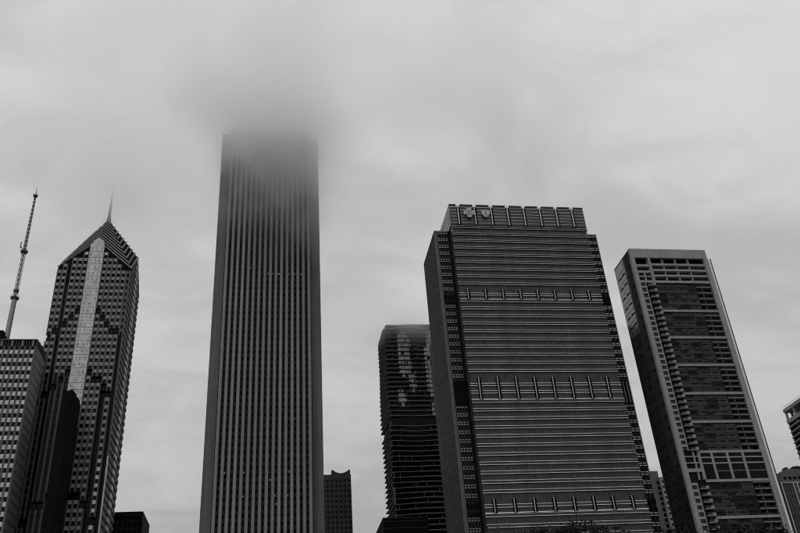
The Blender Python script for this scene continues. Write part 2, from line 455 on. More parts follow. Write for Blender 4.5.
b.prism([(cx - 0.95, BY - 1.15, cz + 0.62), (cx - 0.3, BY - 1.15, cz + 0.35), (cx + 0.3, BY - 1.15, cz + 0.35), (cx + 0.95, BY - 1.15, cz + 0.62),
         (cx + 0.28, BY - 1.15, cz + 0.05), (cx + 0.6, BY - 1.15, cz - 0.95), (cx + 0.35, BY - 1.15, cz - 0.95), (cx, BY - 1.15, cz - 0.2),
         (cx - 0.35, BY - 1.15, cz - 0.95), (cx - 0.6, BY - 1.15, cz - 0.95), (cx - 0.28, BY - 1.15, cz + 0.05)], (0, 0.1, 0), 'emblem_dark')
T.part('figure', b, parent=cross)
pc = on_y(485.6, 213.4, BY - 0.9); cx, cz = pc.x, pc.z
sh = [(-1.75, 2.0), (-0.9, 1.75), (0, 2.05), (0.9, 1.75), (1.75, 2.0), (2.0, 0.9), (1.85, -0.2), (1.3, -1.2), (0.6, -1.9), (0, -2.35), (-0.6, -1.9), (-1.3, -1.2), (-1.85, -0.2), (-2.0, 0.9)]
b = MB(); b.prism([(cx + x, BY - 1.1, cz + z) for x, z in sh], (0, 0.4, 0), 'emblem')
for dx, dz in ((-1.0, 0.8), (1.0, 0.8), (0, -1.3)): b.box(cx + dx - 0.1, cx + dx + 0.1, BY - 0.75, BY + 0.2, cz + dz - 0.1, cz + dz + 0.1, 'steel')
shield = T.part('emblem', b, label='pale shield emblem with a serpent on a staff')
b = MB(); b.box(cx - 0.1, cx + 0.1, BY - 1.16, BY - 1.05, cz - 1.6, cz + 1.5, 'emblem_dark'); T.part('staff', b, parent=shield)
b = MB(); pts = [(cx + 0.55 * math.sin(t * 0.55) * (1 - t * 0.03), BY - 1.14, cz - 1.3 + t * 0.17) for t in range(16)]
for p, q in zip(pts, pts[1:]): b.tube(p, q, 0.12, 0.12, 'emblem_dark', 6)
T.part('serpent', b, parent=shield)
# wings: dashes of ledge between small columns, stone pilaster on the west corner
for wx0, wx1, cols in ((WX0 + 1.5, BX0 - 0.9, 4), (BX1 + 0.5, WX1 - 0.4, 3)):
    b = MB(); c = MB()
    w = (wx1 - wx0) / cols
    allz = [z for z, h in levels]
    for z in allz:
        b.box(wx0, wx1, WY + 0.15, WY + 0.55, z - 1.28, z, 'spandrel')
        for k in range(cols):
            for dz in (-0.16, -1.28):
                c.box(wx0 + w * k + 0.28, wx0 + w * (k + 1) - 0.28, WY + 0.0, WY + 0.2, z + dz, z + dz + 0.22, 'ledge')
    for k in range(cols + 1): b.box(wx0 + w * k - 0.22, wx0 + w * k + 0.22, WY + 0.05, WY + 0.52, 0, WH - 0.6, 'metal_dark')
    for z0, z1 in bands[:1] + bands[2:3]:
        for zz in (z0, z1 - 2.2): b.box(wx0 - 0.2, wx1 + 0.2, WY - 0.02, WY + 0.5, zz, zz + 1.9, 'black')
    T.part('wing_panel', b, stuff=True); T.part('wing_ledge', c, stuff=True)
b = MB(); b.box(WX0, WX0 + 1.3, WY - 0.02, WY + 1.3, 0, WH - 0.42, 'concrete_dark'); T.part('pilaster', b)
b = MB(); b.box(WX1 - 0.5, WX1, WY - 0.02, WY + 1.0, 0, WH - 0.42, 'concrete_dark'); T.part('pilaster', b)
z0, z1 = bands[1]
b = MB(); b.box(WX0 + 1.35, BX0 - 0.1, WY - 0.05, WY + 0.3, z0 - 0.4, z1 + 0.4, 'black'); T.part('louvre', b)
b = MB(); b.box(BX1 + 0.1, WX1 - 0.55, WY - 0.05, WY + 0.3, z0 - 0.4, z1 + 0.4, 'black')
for k in range(3): b.box(BX1 + 1.6 + k * 1.6, BX1 + 1.85 + k * 1.6, WY - 0.3, WY, z0, z1, 'alu_mid')
T.part('louvre', b)
# west flank: piers and floor bands
b = MB()
npier = 9
for k in range(npier + 1):
    y = WY + 1.3 + (342.0 - WY - 1.3) * k / npier
    b.box(WX0 + 0.05, WX0 + 0.6, y - 0.42, y + 0.42, 0, WH - 0.42, 'spandrel')
for z, h in levels: b.box(WX0 + 0.3, WX0 + 0.58, WY + 1.2, 342, z - 1.3, z + 0.1, 'metal_dark')
T.part('flank_pier', b, stuff=True)

# ------------------------------------------------------------------ residential tower with frame, balconies and bands (east)
T = Thing('apartment_tower', (182, 313, 0), 'slender apartment tower with pale concrete frame and a stack of corner balconies', 'apartment tower')
PX0, PX1, PY, PT = 162.8, 200.7, 303.0, 200.2
PB = 322.0
b = MB()
b.box(PX0 + 0.5, PX1 - 0.4, PY + 2.6, PB, 0, PT - 0.6, 'glass_black')
T.part('core', b)
secs = [(183.2, 168.2), (167.2 + 1.0, 154.9), (154.9, 141.7), (141.7, 128.6), (128.6, 116.0), (116.0, 103.2)]
low = [(90.0, 76.8), (76.8, 63.8), (63.8, 50.8), (50.8, 37.8), (37.8, 24.8), (24.8, 11.8)]
b = MB()
b.box(PX0, PX1, PY, PY + 1.2, 195.4, PT, 'concrete')                # top beam
b.box(PX0, PX0 + 1.8, PY - 0.01, PY + 1.8, 0, 195.4, 'concrete')    # west corner pier
b.box(198.7, PX1, PY - 0.01, PY + 1.5, 0, 195.4, 'concrete')        # east pier
b.box(170.9, 172.1, PY + 0.02, PY + 2.7, 183.2, 195.4, 'concrete')
b.box(PX0 + 1.8, 198.7, PY + 0.03, PY + 2.7, 182.0, 183.2, 'concrete')
b.box(PX0 + 0.02, PX1 - 0.02, PY + 1.2, PB, PT - 0.6, PT - 0.01, 'roof')
T.part('frame', b)
# roof terrace grid
b = MB()
for z in (192.6, 189.6, 186.6): b.box(172.1, 198.7, PY + 0.4, PY + 2.7, z - 1.1, z, 'concrete')
for x in (178.3, 184.6, 190.9): b.box(x - 0.2, x + 0.2, PY + 0.5, PY + 2.7, 183.2, 195.4, 'concrete')
for z in (191.9, 188.6): b.box(PX0 + 1.8, 170.9, PY + 0.3, PY + 2.7, z - 1.2, z, 'concrete')
b.box(167.5, 168.1, PY + 0.32, PY + 2.7, 183.2, 188.0, 'concrete')
b.box(PX0 + 1.8, 170.9, PY + 0.33, PY + 2.7, 185.2, 185.8, 'concrete')
T.part('terrace_grid', b, stuff=True)
b = MB(); b.box(171.2, 191.2, PY + 1.0, PY + 2.7, 0, 182.0, 'glass_black'); T.part('bay_wall', b)
pane_me = []
for key in ('glass_bay', 'glass_bay', 'glass_bay_pale', 'glass_black'):
    q = MB(); q.box(0.06, 4.92, 0, 0.1, 0.03, 2.52, key); pane_me.append(q.mesh('glass_pane'))
band_me = unit_box('band', 27.4, 2.4, 1.05, 'concrete')
for top, bot in secs[1:] + [(103.2, 0)] + [(91.3, 0)] + low[1:]:
    T.inst('band', band_me, (171.25, PY + 0.25, top - 1.05))
# floor lines of the glass bay, dark operable lights, balcony slabs on the right
slab_me = unit_box('balcony_slab', 7.4, 2.2, 0.34, 'concrete_mid')
rail_me = unit_box('balcony_rail', 7.4, 0.08, 0.75, 'metal_dark')
fl = MB(); dk = MB(); posts = MB()
sq = MB(); sq.box(0, 2.05, 0.0, 0.12, 0, 1.65, 'glass'); sq_me = sq.mesh('window')
bal = MB()
bal.box(0, 3.5, -0.95, 1.2, 0, 0.3, 'concrete_mid'); bal.box(2.1, 3.5, -1.0, -0.85, 0.3, 1.25, 'concrete'); bal.box(0.05, 2.1, -0.95, -0.87, 0.3, 1.1, 'glass_bay')
bal.box(3.38, 3.5, -0.85, 1.0, 0.3, 1.25, 'concrete')
bal_me = bal.mesh('balcony')
lw = MB(); lw.box(PX0 + 1.8, 171.2, PY + 1.25, PY + 2.7, 0, 182.0, 'glass_black'); T.part('window_wall', lw)
wallb = MB()
for top, bot in secs + low:
    n = 5; h = (top - bot) / n
    for k in range(n):
        z = top - h * (k + 1)
        fl.box(171.25, 191.15, PY + 0.78, PY + 1.0, z + h - 1.1, z + h - 0.92, 'metal_dark')
        fl.box(171.25, 191.15, PY + 0.70, PY + 1.0, z + h - 0.10, z + h + 0.02, 'spandrel')
        for j in range(4):
            T.inst('glass_pane', rng.choice(pane_me), (171.25 + j * 4.975, PY + 0.88 + rng.uniform(-0.015, 0.015), z))
            x = 172.6 + j * 4.8 + rng.uniform(-0.4, 0.4)
            if rng.random() < 0.85: dk.box(x, x + 2.3, PY + 0.76, PY + 0.95, z + h - 1.35, z + h - 0.9, 'black')
        if rng.random() < 0.6:
            x = 171.5 + rng.randrange(5) * 3.9
            dk.box(x, x + 3.6, PY + 0.84, PY + 0.95, z + 0.1, z + h - 1.2, 'glass_black')
        T.inst('balcony_slab', slab_me, (191.25, PY + 0.35, z + h - 0.3)); T.inst('balcony_rail', rail_me, (191.25, PY + 0.45, z + h + 0.02))
        # square windows in a concrete grid
        wallb.box(PX0 + 1.8, 167.0, PY + 0.05, PY + 0.6, z + h - 0.95, z + h, 'concrete')
        T.inst('window', sq_me, (164.75, PY + 0.5, z + 0.05))
        T.inst('balcony', bal_me, (167.9, PY + 0.3, z))
    wallb.box(166.75, 167.2, PY + 0.06, PY + 1.3, bot, top, 'concrete')
    posts.box(193.9, 194.2, PY + 0.6, PY + 1.5, bot, top - 1.1, 'concrete_dark')
T.part('window_surround', wallb, stuff=True)
T.part('floor_line', fl, stuff=True); T.part('vent_light', dk, stuff=True); T.part('balcony_post', posts, stuff=True)
# mullions in the bay
b = MB()
for i in range(26): b.box(171.3 + i * 0.793, 171.38 + i * 0.793, PY + 0.8, PY + 0.95, 5, 182.0, 'spandrel')
T.part('mullion', b, stuff=True)
# mechanical storeys 91.3 - 103.2
b = MB()
b.box(171.2, 198.7, PY + 0.6, PY + 0.92, 91.3, 103.2, 'glass_black')
T.part('plant_louvre', b)
b = MB()
for x in (176.6, 183.4, 190.2): b.box(x - 0.5, x + 0.5, PY + 0.15, PY + 0.65, 91.3, 102.1, 'concrete')
for z in (100.0, 97.6): b.box(171.2, 198.7, PY + 0.2, PY + 0.65, z, z + 0.55, 'concrete')
b.box(176.6, 198.7, PY + 0.3, PY + 0.65, 94.6, 94.8, 'concrete')
b.box(164.6, 171.2, PY + 0.1, PY + 1.3, 94.4, 95.8, 'concrete')
for z in (100.6, 98.0): b.box(164.6, 171.2, PY + 0.3, PY + 1.3, z, z + 0.4, 'concrete')
b.box(168.6, 169.2, PY + 0.28, PY + 1.3, 91.3, 103.2, 'concrete')
b.box(170.6, 171.6, PY + 0.05, PY + 1.3, 91.3, 103.2, 'concrete')
T.part('plant_frame', b)
# glass west flank with slab-edge slots, thin fin standing off the east side
b = MB(); b.box(PX0 + 0.08, PX0 + 0.5, PY + 1.8, PB, 0, PT - 0.3, 'glass_mirror'); T.part('flank_glass', b)
b = MB(); b2 = MB()
z = 6.0; k = 0
while z < PT - 4:
    k += 1
    b.box(PX0 + 0.02, PX0 + 0.3, PY + 1.8, PB - 0.02, z, z + 0.16, 'spandrel')
    if k % 2 == 0:
        for y0 in (PY + 2.4, PY + 9.5, PY + 14.0): b2.box(PX0 + 0.0, PX0 + 0.3, y0, y0 + 3.2, z + 0.3, z + 0.85, 'black')
    z += 2.62
T.part('slab_edge', b, stuff=True); T.part('vent_slot', b2, stuff=True)
b = MB(); b.box(203.2, 203.5, 307, 308, 0, 197.6, 'metal_dark'); b.box(203.5, 204.6, 307.1, 308, 0, 197.8, 'emblem_pale'); b.box(204.6, 205.0, 307, 308.4, 0, 198.0, 'metal_dark')
T.part('side_fin', b)
b = MB()
z = 4.0
while z < 196: b.box(PX1 - 0.6, 203.3, 307.3, 309.5, z, z + 0.25, 'concrete'); z += 2.62
T.part('side_slab', b, stuff=True)

# ------------------------------------------------------------------ stone office slab with a mast (west edge)
T = Thing('office_slab', (-145, 364, 0), 'stone office block with pale spandrel squares and a dark louvred crown, below the mast', 'office block')
OX0, OX1, OY, OB, OT = -186.0, -105.3, 354.0, 374.2, 178.0
b = MB()
b.box(OX0, OX1 - 0.45, OY + 0.5, OB, 0, 174.5, 'glass_black')
b.box(OX0, OX1 - 0.5, OY + 0.6, OB, 174.5, OT - 0.4, 'black')
b.box(OX0, OX1, OY, OB + 0.2, OT - 0.45, OT, 'concrete_dark')
T.part('core', b)
b = MB(); lt = MB(); wi = MB()
nb = 36; bay = 2.22
for i in range(nb + 1):
    x = OX1 - i * bay
    b.box(x - 0.8, x, OY - 0.05, OY + 0.6, 0, 174.4, 'granite_dark')
for i in range(nb):
    x1 = OX1 - i * bay - 0.8; x0 = x1 - (bay - 0.8)
    if x1 < -128: break
    z = 172.6
    while z > 4:
        if z > 60:
            lt.box(x0 + 0.05, x1 - 0.02, OY + 0.05, OY + 0.5, z - 1.95 + 0.0, z, 'alu_light')
            wi.box(x0 + 0.05, x1 - 0.02, OY + 0.2, OY + 0.5, z - 3.9, z - 2.0, 'granite_dark')
            wx = x0 + 0.3
            wi.box(wx, wx + 0.82, OY + 0.12, OY + 0.4, z - 3.75, z - 2.15, 'black')
        z -= 4.02
T.part('pier', b, stuff=True); T.part('spandrel_square', lt, stuff=True); T.part('window', wi, stuff=True)
b = MB()
for i in range(60): b.box(OX1 - 0.3 - i * 1.11, OX1 - 0.05 - i * 1.11, OY + 0.3, OY + 0.62, 174.5, OT - 0.45, 'steel_dark')
for i in range(18): b.box(OX1 - 2.0 - i * 4.44, OX1 - 1.65 - i * 4.44, OY + 0.15, OY + 0.62, 174.5, OT - 0.5, 'alu_mid')
T.part('crown_louvre', b, stuff=True)
# east flank: limestone with rows of small windows
b = MB(); b.box(OX1 - 0.46, OX1 - 0.01, OY + 0.62, OB, 0, 174.4, 'limestone'); T.part('flank_wall', b)
b = MB(); b2 = MB()
z = 172.0
while z > 60:
    for k in range(7):
        y = OY + 1.8 + k * 2.72
        b.box(OX1 - 0.2, OX1 + 0.03, y, y + 0.85, z - 3.2, z - 1.9, 'metal_dark')
        b2.box(OX1 - 0.2, OX1 + 0.10, y - 0.5, y + 1.7, z - 1.45, z - 1.2, 'alu_mid')
    z -= 4.02
T.part('flank_window', b, stuff=True); T.part('flank_sill', b2, stuff=True)
b = MB()
for k in range(34):
    y = OY + 0.8 + k * 0.58
    b.box(OX1 - 0.4, OX1 + 0.05, y, y + 0.22, 174.4, OT + rng.uniform(-0.5, 0.9), 'steel_dark')
T.part('roof_rail', b, stuff=True)
b = MB(); p = on_y(0, 328, 366)
b.box(OX0 + 10, -124.8, 366, 373, OT, 188.5, 'black'); b.box(-124.8, -123.2, 366.3, 373, OT, 185.6, 'black'); T.part('penthouse', b)
b = MB()                                     # small davit on the roof corner
d0 = Vector((-104.7, 372.5, 177)); b.tube(d0, d0 + Vector((0, 0, 5.2)), 0.12, 0.1, 'steel_dark', 6)
prev = d0 + Vector((0, 0, 5.2))
for k in range(1, 7):
    q = d0 + Vector((-0.55 * k * 0.9, 0, 5.2 + 1.1 * math.sin(k / 6 * math.pi * 0.62)))
    b.tube(prev, q, 0.09, 0.09, 'steel_dark', 6); prev = q
b.box(prev.x - 0.25, prev.x + 0.25, prev.y - 0.2, prev.y + 0.2, prev.z - 0.6, prev.z, 'steel_dark')
T.part('davit', b)

T = Thing('antenna_mast', (-124.4, 372.0 - 3.5, 178.0), 'tall tapering antenna mast with ring platforms on the stone office block roof', 'antenna mast')
mx, my = -123.6, 368.5
s_ = 368.5 / 372.0
b = MB(); b.tube((mx, my, 178), (mx, my, 206.5), 1.25, 1.15, 'steel', 16); T.part('tube', b)
def lattice(z0, z1, r0, r1, n, key):
    b = MB(); b.tube((mx, my, z0), (mx, my, z1), r0 * 0.55, r1 * 0.5, key, 8)
    for k in range(n):
        za, zb = z0 + (z1 - z0) * k / n, z0 + (z1 - z0) * (k + 1) / n
        ra, rb = r0 + (r1 - r0) * k / n, r0 + (r1 - r0) * (k + 1) / n
        for j in range(4):
            a0, a1 = math.pi / 2 * j + 0.4, math.pi / 2 * (j + 1) + 0.4
            pa = (mx + ra * math.cos(a0), my + ra * math.sin(a0), za); pb = (mx + rb * math.cos(a1), my + rb * math.sin(a1), zb)
            pc = (mx + rb * math.cos(a0), my + rb * math.sin(a0), zb)
            b.tube(pa, pb, 0.10, 0.10, key, 4); b.tube(pa, pc, 0.13, 0.13, key, 4)
    return b
T.part('lattice', lattice(207.5, 233.2, 0.95, 0.85, 9, 'steel')); T.part('lattice', lattice(234.0, 267.8, 0.75, 0.4, 14, 'steel_dark'))
for z, r in ((206.6, 2.0), (210.6, 1.3), (233.2, 1.8), (267.8, 1.2)):
    b = MB(); b.tube((mx, my, z), (mx, my, z + 0.8), r * 0.9, r, 'steel_dark', 14)
    for j in range(6):
        a = j * math.pi / 3; b.tube((mx + r * 0.9 * math.cos(a), my + r * 0.9 * math.sin(a), z + 0.7), (mx + r * 0.9 * math.cos(a), my + r * 0.9 * math.sin(a), z + 2.0), 0.08, 0.08, 'steel_dark', 4)
    T.part('platform', b)
b = MB(); b.tube((mx, my, 268), (mx, my, 274.5), 0.22, 0.06, 'steel_dark', 8); T.part('tip', b)
b = MB(); b.tube((mx - 0.8, my, 234.5), (mx - 2.2, my, 237.5), 0.12, 0.12, 'steel_dark', 5); b.tube((mx - 2.2, my, 236.0), (mx - 2.2, my, 239.6), 0.3, 0.3, 'steel', 8)
b.tube((mx, my, 236), (mx - 2.2, my, 236.2), 0.1, 0.1, 'steel_dark', 5)
T.part('dish_bracket', b)

# ------------------------------------------------------------------ granite tower with a pointed chevron roof
T = Thing('pointed_tower', (-89.2, 385.5, 0), 'granite office tower with pale centre stripe and pointed chevron roof with spire', 'office tower')
CX, HW, CY, HD, HT = -89.2, 17.8, 385.5, 15.5, 266.2
SA = 22.3 / 17.8
GP, GD, NT = 242.8, 16.2, 10           # gable peak and eave drop of the lowest tier, number of tiers
def gable_s(x): return GP - GD * abs(x) / HW
def gable_e(y): return GP - GD * abs(y) / HD
def tier(k):
    t = k / NT
    return HW * (1 - t) + 0.5 * t, HD * (1 - t) + 0.5 * t, GP + (HT - GP) * t
def four_gable(b, hw, hd, peak, drop, zb, key):
    P = {}
    for ix in (-1, 0, 1):
        for iy in (-1, 0, 1): P[ix, iy] = (CX + ix * hw, CY + iy * hd, peak - drop * (abs(ix) + abs(iy) - 1))
    for sx in (-1, 1):
        for sy in (-1, 1):
            q = [P[0, 0], P[0, sy], P[sx, sy], P[sx, 0]]
            if sx * sy > 0: q.reverse()
            b.poly(q, key)
    for ring in (((-1, -1), (0, -1), (1, -1)), ((1, -1), (1, 0), (1, 1)), ((1, 1), (0, 1), (-1, 1)), ((-1, 1), (-1, 0), (-1, -1))):
        pts = [P[r] for r in ring]
        b.poly([(pts[0][0], pts[0][1], zb), (pts[2][0], pts[2][1], zb), pts[2], pts[1], pts[0]], key)
b = MB(); four_gable(b, HW - 0.7, HD - 0.7, GP - 1.0, GD, 0, 'glass_black'); T.part('core', b)
for k in range(NT):
    hw, hd, pk = tier(k); dr = GD * hw / HW; lh = 0.8
    b = MB(); four_gable(b, hw - 0.35, hd - 0.35, pk - 0.45, dr, 218, 'black'); T.part('roof_tier', b)
    for sx in (-1, 1):
        lh = 0.8 if sx > 0 else 0.42
        b = MB()
        b.prism([(CX + sx * 0.03, CY - hd, pk), (CX + sx * hw, CY - hd, pk - dr), (CX + sx * hw, CY - hd, pk - dr - lh), (CX + sx * 0.03, CY - hd, pk - lh)], (0, 0.3, 0), 'granite_mid')
        T.part('louvre', b)
        for sy in (-1, 1):
            b = MB()
            b.prism([(CX + sx * hw, CY + sy * 0.03, pk), (CX + sx * hw, CY + sy * (hd - 0.32), pk - dr), (CX + sx * hw, CY + sy * (hd - 0.32), pk - dr - lh), (CX + sx * hw, CY + sy * 0.03, pk - lh)], (-sx * 0.3, 0, 0), 'granite_light')
            T.part('louvre', b)
b = MB(); b.tube((CX, CY, HT - 3.0), (CX, CY, HT + 3), 1.5, 0.75, 'granite_mid', 10); b.tube((CX, CY, HT + 3), (CX, CY, 290), 0.75, 0.12, 'steel', 10); T.part('spire', b)
# chevron layers of the south face: each lower layer stands further forward
def layer(x, z):
    f = 0.0
    for peak in (209.0, 177.5, 120.0):
        if z < peak - SA * abs(x): f += 0.7
    return f
FP = 3.63
fz = [222.0 + 16 - FP * k for k in range(66)]
gm = {}
def add(key, *a):
    gm.setdefault(key, MB()).box(*a)
SF = CY - HD
bw_ = 2.42
right = [3.5 + bw_ * i for i in range(6)]
left = [-(3.5 + 2.55 * i) for i in range(4)] + [-12.8, -15.2, -17.6]
cells = [(right[i], right[i + 1], 'r%d' % i) for i in range(5)] + [(15.6, 17.75, 'rc')]
cells += [(left[i + 1], left[i], 'l%d' % i) for i in range(3)] + [(-12.8, -11.15, 'slot'), (-15.2, -12.8, 'l4'), (-17.6, -15.2, 'l5')]
for x0, x1, tag in cells:
    xm = (x0 + x1) / 2
    for z in fz:
        if z < 20: continue
        if z + 0.9 > gable_s(max(abs(x0), abs(x1))) - 0.6: continue
        if tag == 'slot': continue
        if tag == 'rc' and z < 190: continue
        if tag == 'r3' and z < 160: continue
        f = layer(xm, z); ft = layer(xm, z + FP)
        y = SF - f
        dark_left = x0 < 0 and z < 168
        skey = 'granite_mid'
        if tag == 'rc': skey = 'granite_dark'
        if tag == 'r4' and z < 190: skey = 'alu_light' if z < 128 else 'granite_mid'
        notch = ft < f            # first floor under a chevron: open, dark
        if not notch:
            add('pier', x0 + CX, x0 + CX + 0.5, y, SF + 0.75, z - FP + 1.0, z + 1.0, 'granite_dark')
            add('pier', x1 + CX - 0.5, x1 + CX - 0.002, y + 0.003, SF + 0.75, z - FP + 1.0, z + 1.0, 'granite_dark')
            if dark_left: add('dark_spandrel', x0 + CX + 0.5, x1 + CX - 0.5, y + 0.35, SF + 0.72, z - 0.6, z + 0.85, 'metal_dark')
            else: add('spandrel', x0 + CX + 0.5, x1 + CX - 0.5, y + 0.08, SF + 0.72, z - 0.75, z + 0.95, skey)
        add('window', x0 + CX + 0.45, x1 + CX - 0.45, y + 0.42, SF + 0.71, z - FP + 0.9, z - 0.7, 'glass_black')
# east face
for i in range(10):
    y0 = -HD + 0.4 + i * 3.07; y1 = y0 + 3.07; ym = (y0 + y1) / 2
    for z in fz:
        if z < 20 or z + 0.9 > gable_e(max(abs(y0), abs(y1))) - 0.8: continue
        X = CX + HW
        add('pier', X - 0.75, X + 0.0, CY + y0, CY + y0 + 0.5, z - FP + 1.0, z + 1.0, 'granite_dark')
        if abs(ym) < 2.0:
            add('east_stripe', X - 0.75, X + 0.35, CY + y0 + 0.3, CY + y1, z - 0.9, z + 1.2, 'alu_light')
        add('spandrel', X - 0.72, X - 0.06, CY + y0 + 0.5, CY + y1, z - 0.75, z + 0.95, 'granite_mid')
        add('window', X - 0.71, X - 0.35, CY + y0 + 0.45, CY + y1, z - FP + 0.9, z - 0.7, 'glass_black')
for k, m_ in gm.items(): T.part(k, m_, stuff=True)
# pale centre stripe: one panel per floor
for k, z in enumerate(fz):
    if z < 140: break
    ztop = z + 2.2
    if z + 1.0 > gable_s(3.45): continue
    f = layer(2.6, z) + 0.35
    b = MB(); b.box(CX - 3.45, CX + 3.45, SF - f, SF + 0.75, z - FP + 1.22, z + 1.0, 'alu_light')
    pn = T.part('stripe_panel', b)
    b = MB()
    for j in range(3):
        x = CX - 2.3 + j * 2.3 + rng.uniform(-0.35, 0.35)
        if rng.random() < 0.8: b.box(x - 0.12, x + 0.12, SF - f - 0.03, SF - f + 0.1, z - 1.3 + rng.uniform(-0.5, 0.5), z - 0.1, 'black')
    if b.v: T.part('slot_window', b, stuff=True, parent=pn)
zc_ = max(z + 1.06 for z in fz if z + 1.0 <= gable_s(3.45))
b = MB(); b.prism([(CX - 3.45, SF - 0.36, zc_), (CX + 3.45, SF - 0.36, zc_), (CX + 3.45, SF - 0.36, gable_s(3.45)), (CX, SF - 0.36, GP + 0.1), (CX - 3.45, SF - 0.36, gable_s(3.45))], (0, 0.9, 0), 'alu_light'); T.part('stripe_cap', b)
hw, hd, pk = tier(1)
b = MB(); b.prism([(CX - 2.6, CY - hd - 0.2, pk - 4.5), (CX + 2.6, CY - hd - 0.2, pk - 4.5), (CX + 2.6, CY - hd - 0.2, pk - 2.3), (CX, CY - hd - 0.2, pk), (CX - 2.6, CY - hd - 0.2, pk - 2.3)], (0, 0.5, 0), 'alu_light'); T.part('stripe_cap', b)
for sx in (-1, 1):
    b = MB(); b.box(CX + sx * 4.75 - 0.7, CX + sx * 4.75 + 0.7, SF - 0.12, SF + 0.6, 233.6, 235.2, 'alu_light'); T.part('corner_light', b)
b = MB(); b.box(CX + HW - 0.35, CX + HW + 0.15, SF - 0.75, SF + 0.3, 10, 128, 'alu_light'); T.part('corner_trim', b)

# ------------------------------------------------------------------ narrow black tower in front of it
T = Thing('service_tower', (-87.5, 359, 0), 'narrow black windowless tower between the stone office block and the pointed tower', 'tower')
b = MB(); b.box(-89.6, -85.6, 350, 366.5, 0, 151.0, 'black'); T.part('wall', b)
b = MB()
for k in range(40): b.box(-85.65, -85.5, 350.4, 366.3, 150.4 - k * 3.7, 150.8 - k * 3.7, 'metal_dark')
for k in range(9): b.box(-85.65, -85.42, 351.5 + k * 1.8, 351.8 + k * 1.8, 2, 150.5, 'metal_dark')
T.part('cladding_rib', b, stuff=True)
b = MB()
for k in range(16): b.box(-89.4 + rng.uniform(0, 2.6), -85.9, 350.5 + k, 351.1 + k, 150.8, 151.6 + rng.uniform(0, 1.4), 'black')
T.part('roof_plant', b, stuff=True)

# ------------------------------------------------------------------ tower of rippling balcony slabs
T = Thing('wavy_tower', (98, 490, 0), 'dark glass apartment tower ringed by thin rippling balcony slabs', 'apartment tower')
QX0, QX1, QY, QB, QT = 72.0, 128.0, 472.5, 505.0, 248.0
QF = 3.15
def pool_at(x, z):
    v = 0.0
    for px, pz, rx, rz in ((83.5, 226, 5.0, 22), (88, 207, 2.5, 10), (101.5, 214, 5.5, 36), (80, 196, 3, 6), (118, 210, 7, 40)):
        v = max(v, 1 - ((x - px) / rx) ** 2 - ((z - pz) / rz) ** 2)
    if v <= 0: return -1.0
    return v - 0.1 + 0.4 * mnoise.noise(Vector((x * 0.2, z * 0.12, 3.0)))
def bulge(u, z, seed):
    v = mnoise.noise(Vector((u * 0.075 + seed, z * 0.017, seed * 1.7)))
    return max(0.25, min(3.4, 1.55 + 3.6 * v))
b = MB()
b.box(QX0 + 0.15, QX1, QY + 0.15, QB, 0, QT - 5, 'glass_black'); b.box(QX0 + 3.0, QX1, QY + 1.2, QB, QT - 5, QT - 0.3, 'glass_black')
T.part('core', b)
g = MB(); pool = MB(); dv = MB()
nfl = int((QT - 4) / QF)
for k in range(nfl + 1):
    z = 2.0 + k * QF
    if 179.0 < z < 183.0:
        continue
    pts = []
    n = 30
    for i in range(n + 1):
        x = QX0 + (QX1 - QX0) * i / n
        pts.append((x, QY - bulge(x, z, 0.3) * (0.35 if pool_at(x, z) > 0.05 else 1.0)))
    west = []
    m_ = 12
    for i in range(m_ + 1):
        y = QY + (QB - QY) * i / m_
        west.append((QX0 - 1.0 - 0.35 * bulge(y, z, 4.7), y))
    c = (west[0][0] + 0.7, pts[0][1] + 0.7)
    ring = list(reversed(west)) + [(west[0][0], QY - 0.2), c, (QX0 + 0.6, pts[0][1])] + pts[1:] + [(QX1, QB)]
    s = MB(); s.prism([(x, y, z) for x, y in ring], (0, 0, 0.24), 'concrete_mid')
    T.part('balcony_slab', s)
    for i in range(n):
        x0 = QX0 + (QX1 - QX0) * i / n; x1 = x0 + (QX1 - QX0) / n
        d = bulge((x0 + x1) / 2, z, 0.3)
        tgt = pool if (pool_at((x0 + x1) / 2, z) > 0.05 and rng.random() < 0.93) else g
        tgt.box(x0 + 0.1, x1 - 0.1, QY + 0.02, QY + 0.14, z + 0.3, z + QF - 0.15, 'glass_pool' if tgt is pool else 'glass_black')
        if rng.random() < 0.08: dv.box(x0 - 0.1, x0 + 0.1, QY - d * 0.8, QY + 0.1, z + 0.24, z + QF, 'concrete_dark')
    for i in range(m_):
        y0 = QY + (QB - QY) * i / m_
        g.box(QX0 + 0.02, QX0 + 0.14, y0 + 0.1, y0 + 2.5, z + 0.3, z + QF - 0.15, 'glass_black')
        if rng.random() < 0.3: dv.box(QX0 - 1.0, QX0 + 0.1, y0 - 0.1, y0 + 0.1, z + 0.24, z + QF, 'concrete_dark')
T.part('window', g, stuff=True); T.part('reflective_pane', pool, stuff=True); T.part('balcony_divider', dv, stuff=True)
b = MB(); b.box(QX0 + 1.0, QX1, QY + 0.3, QB, QT - 0.3, QT + 0.2, 'concrete_dark'); b.box(QX0 + 14, QX1, QY + 3, QB - 4, QT + 0.2, QT + 2.0, 'concrete_dark'); T.part('roof', b)

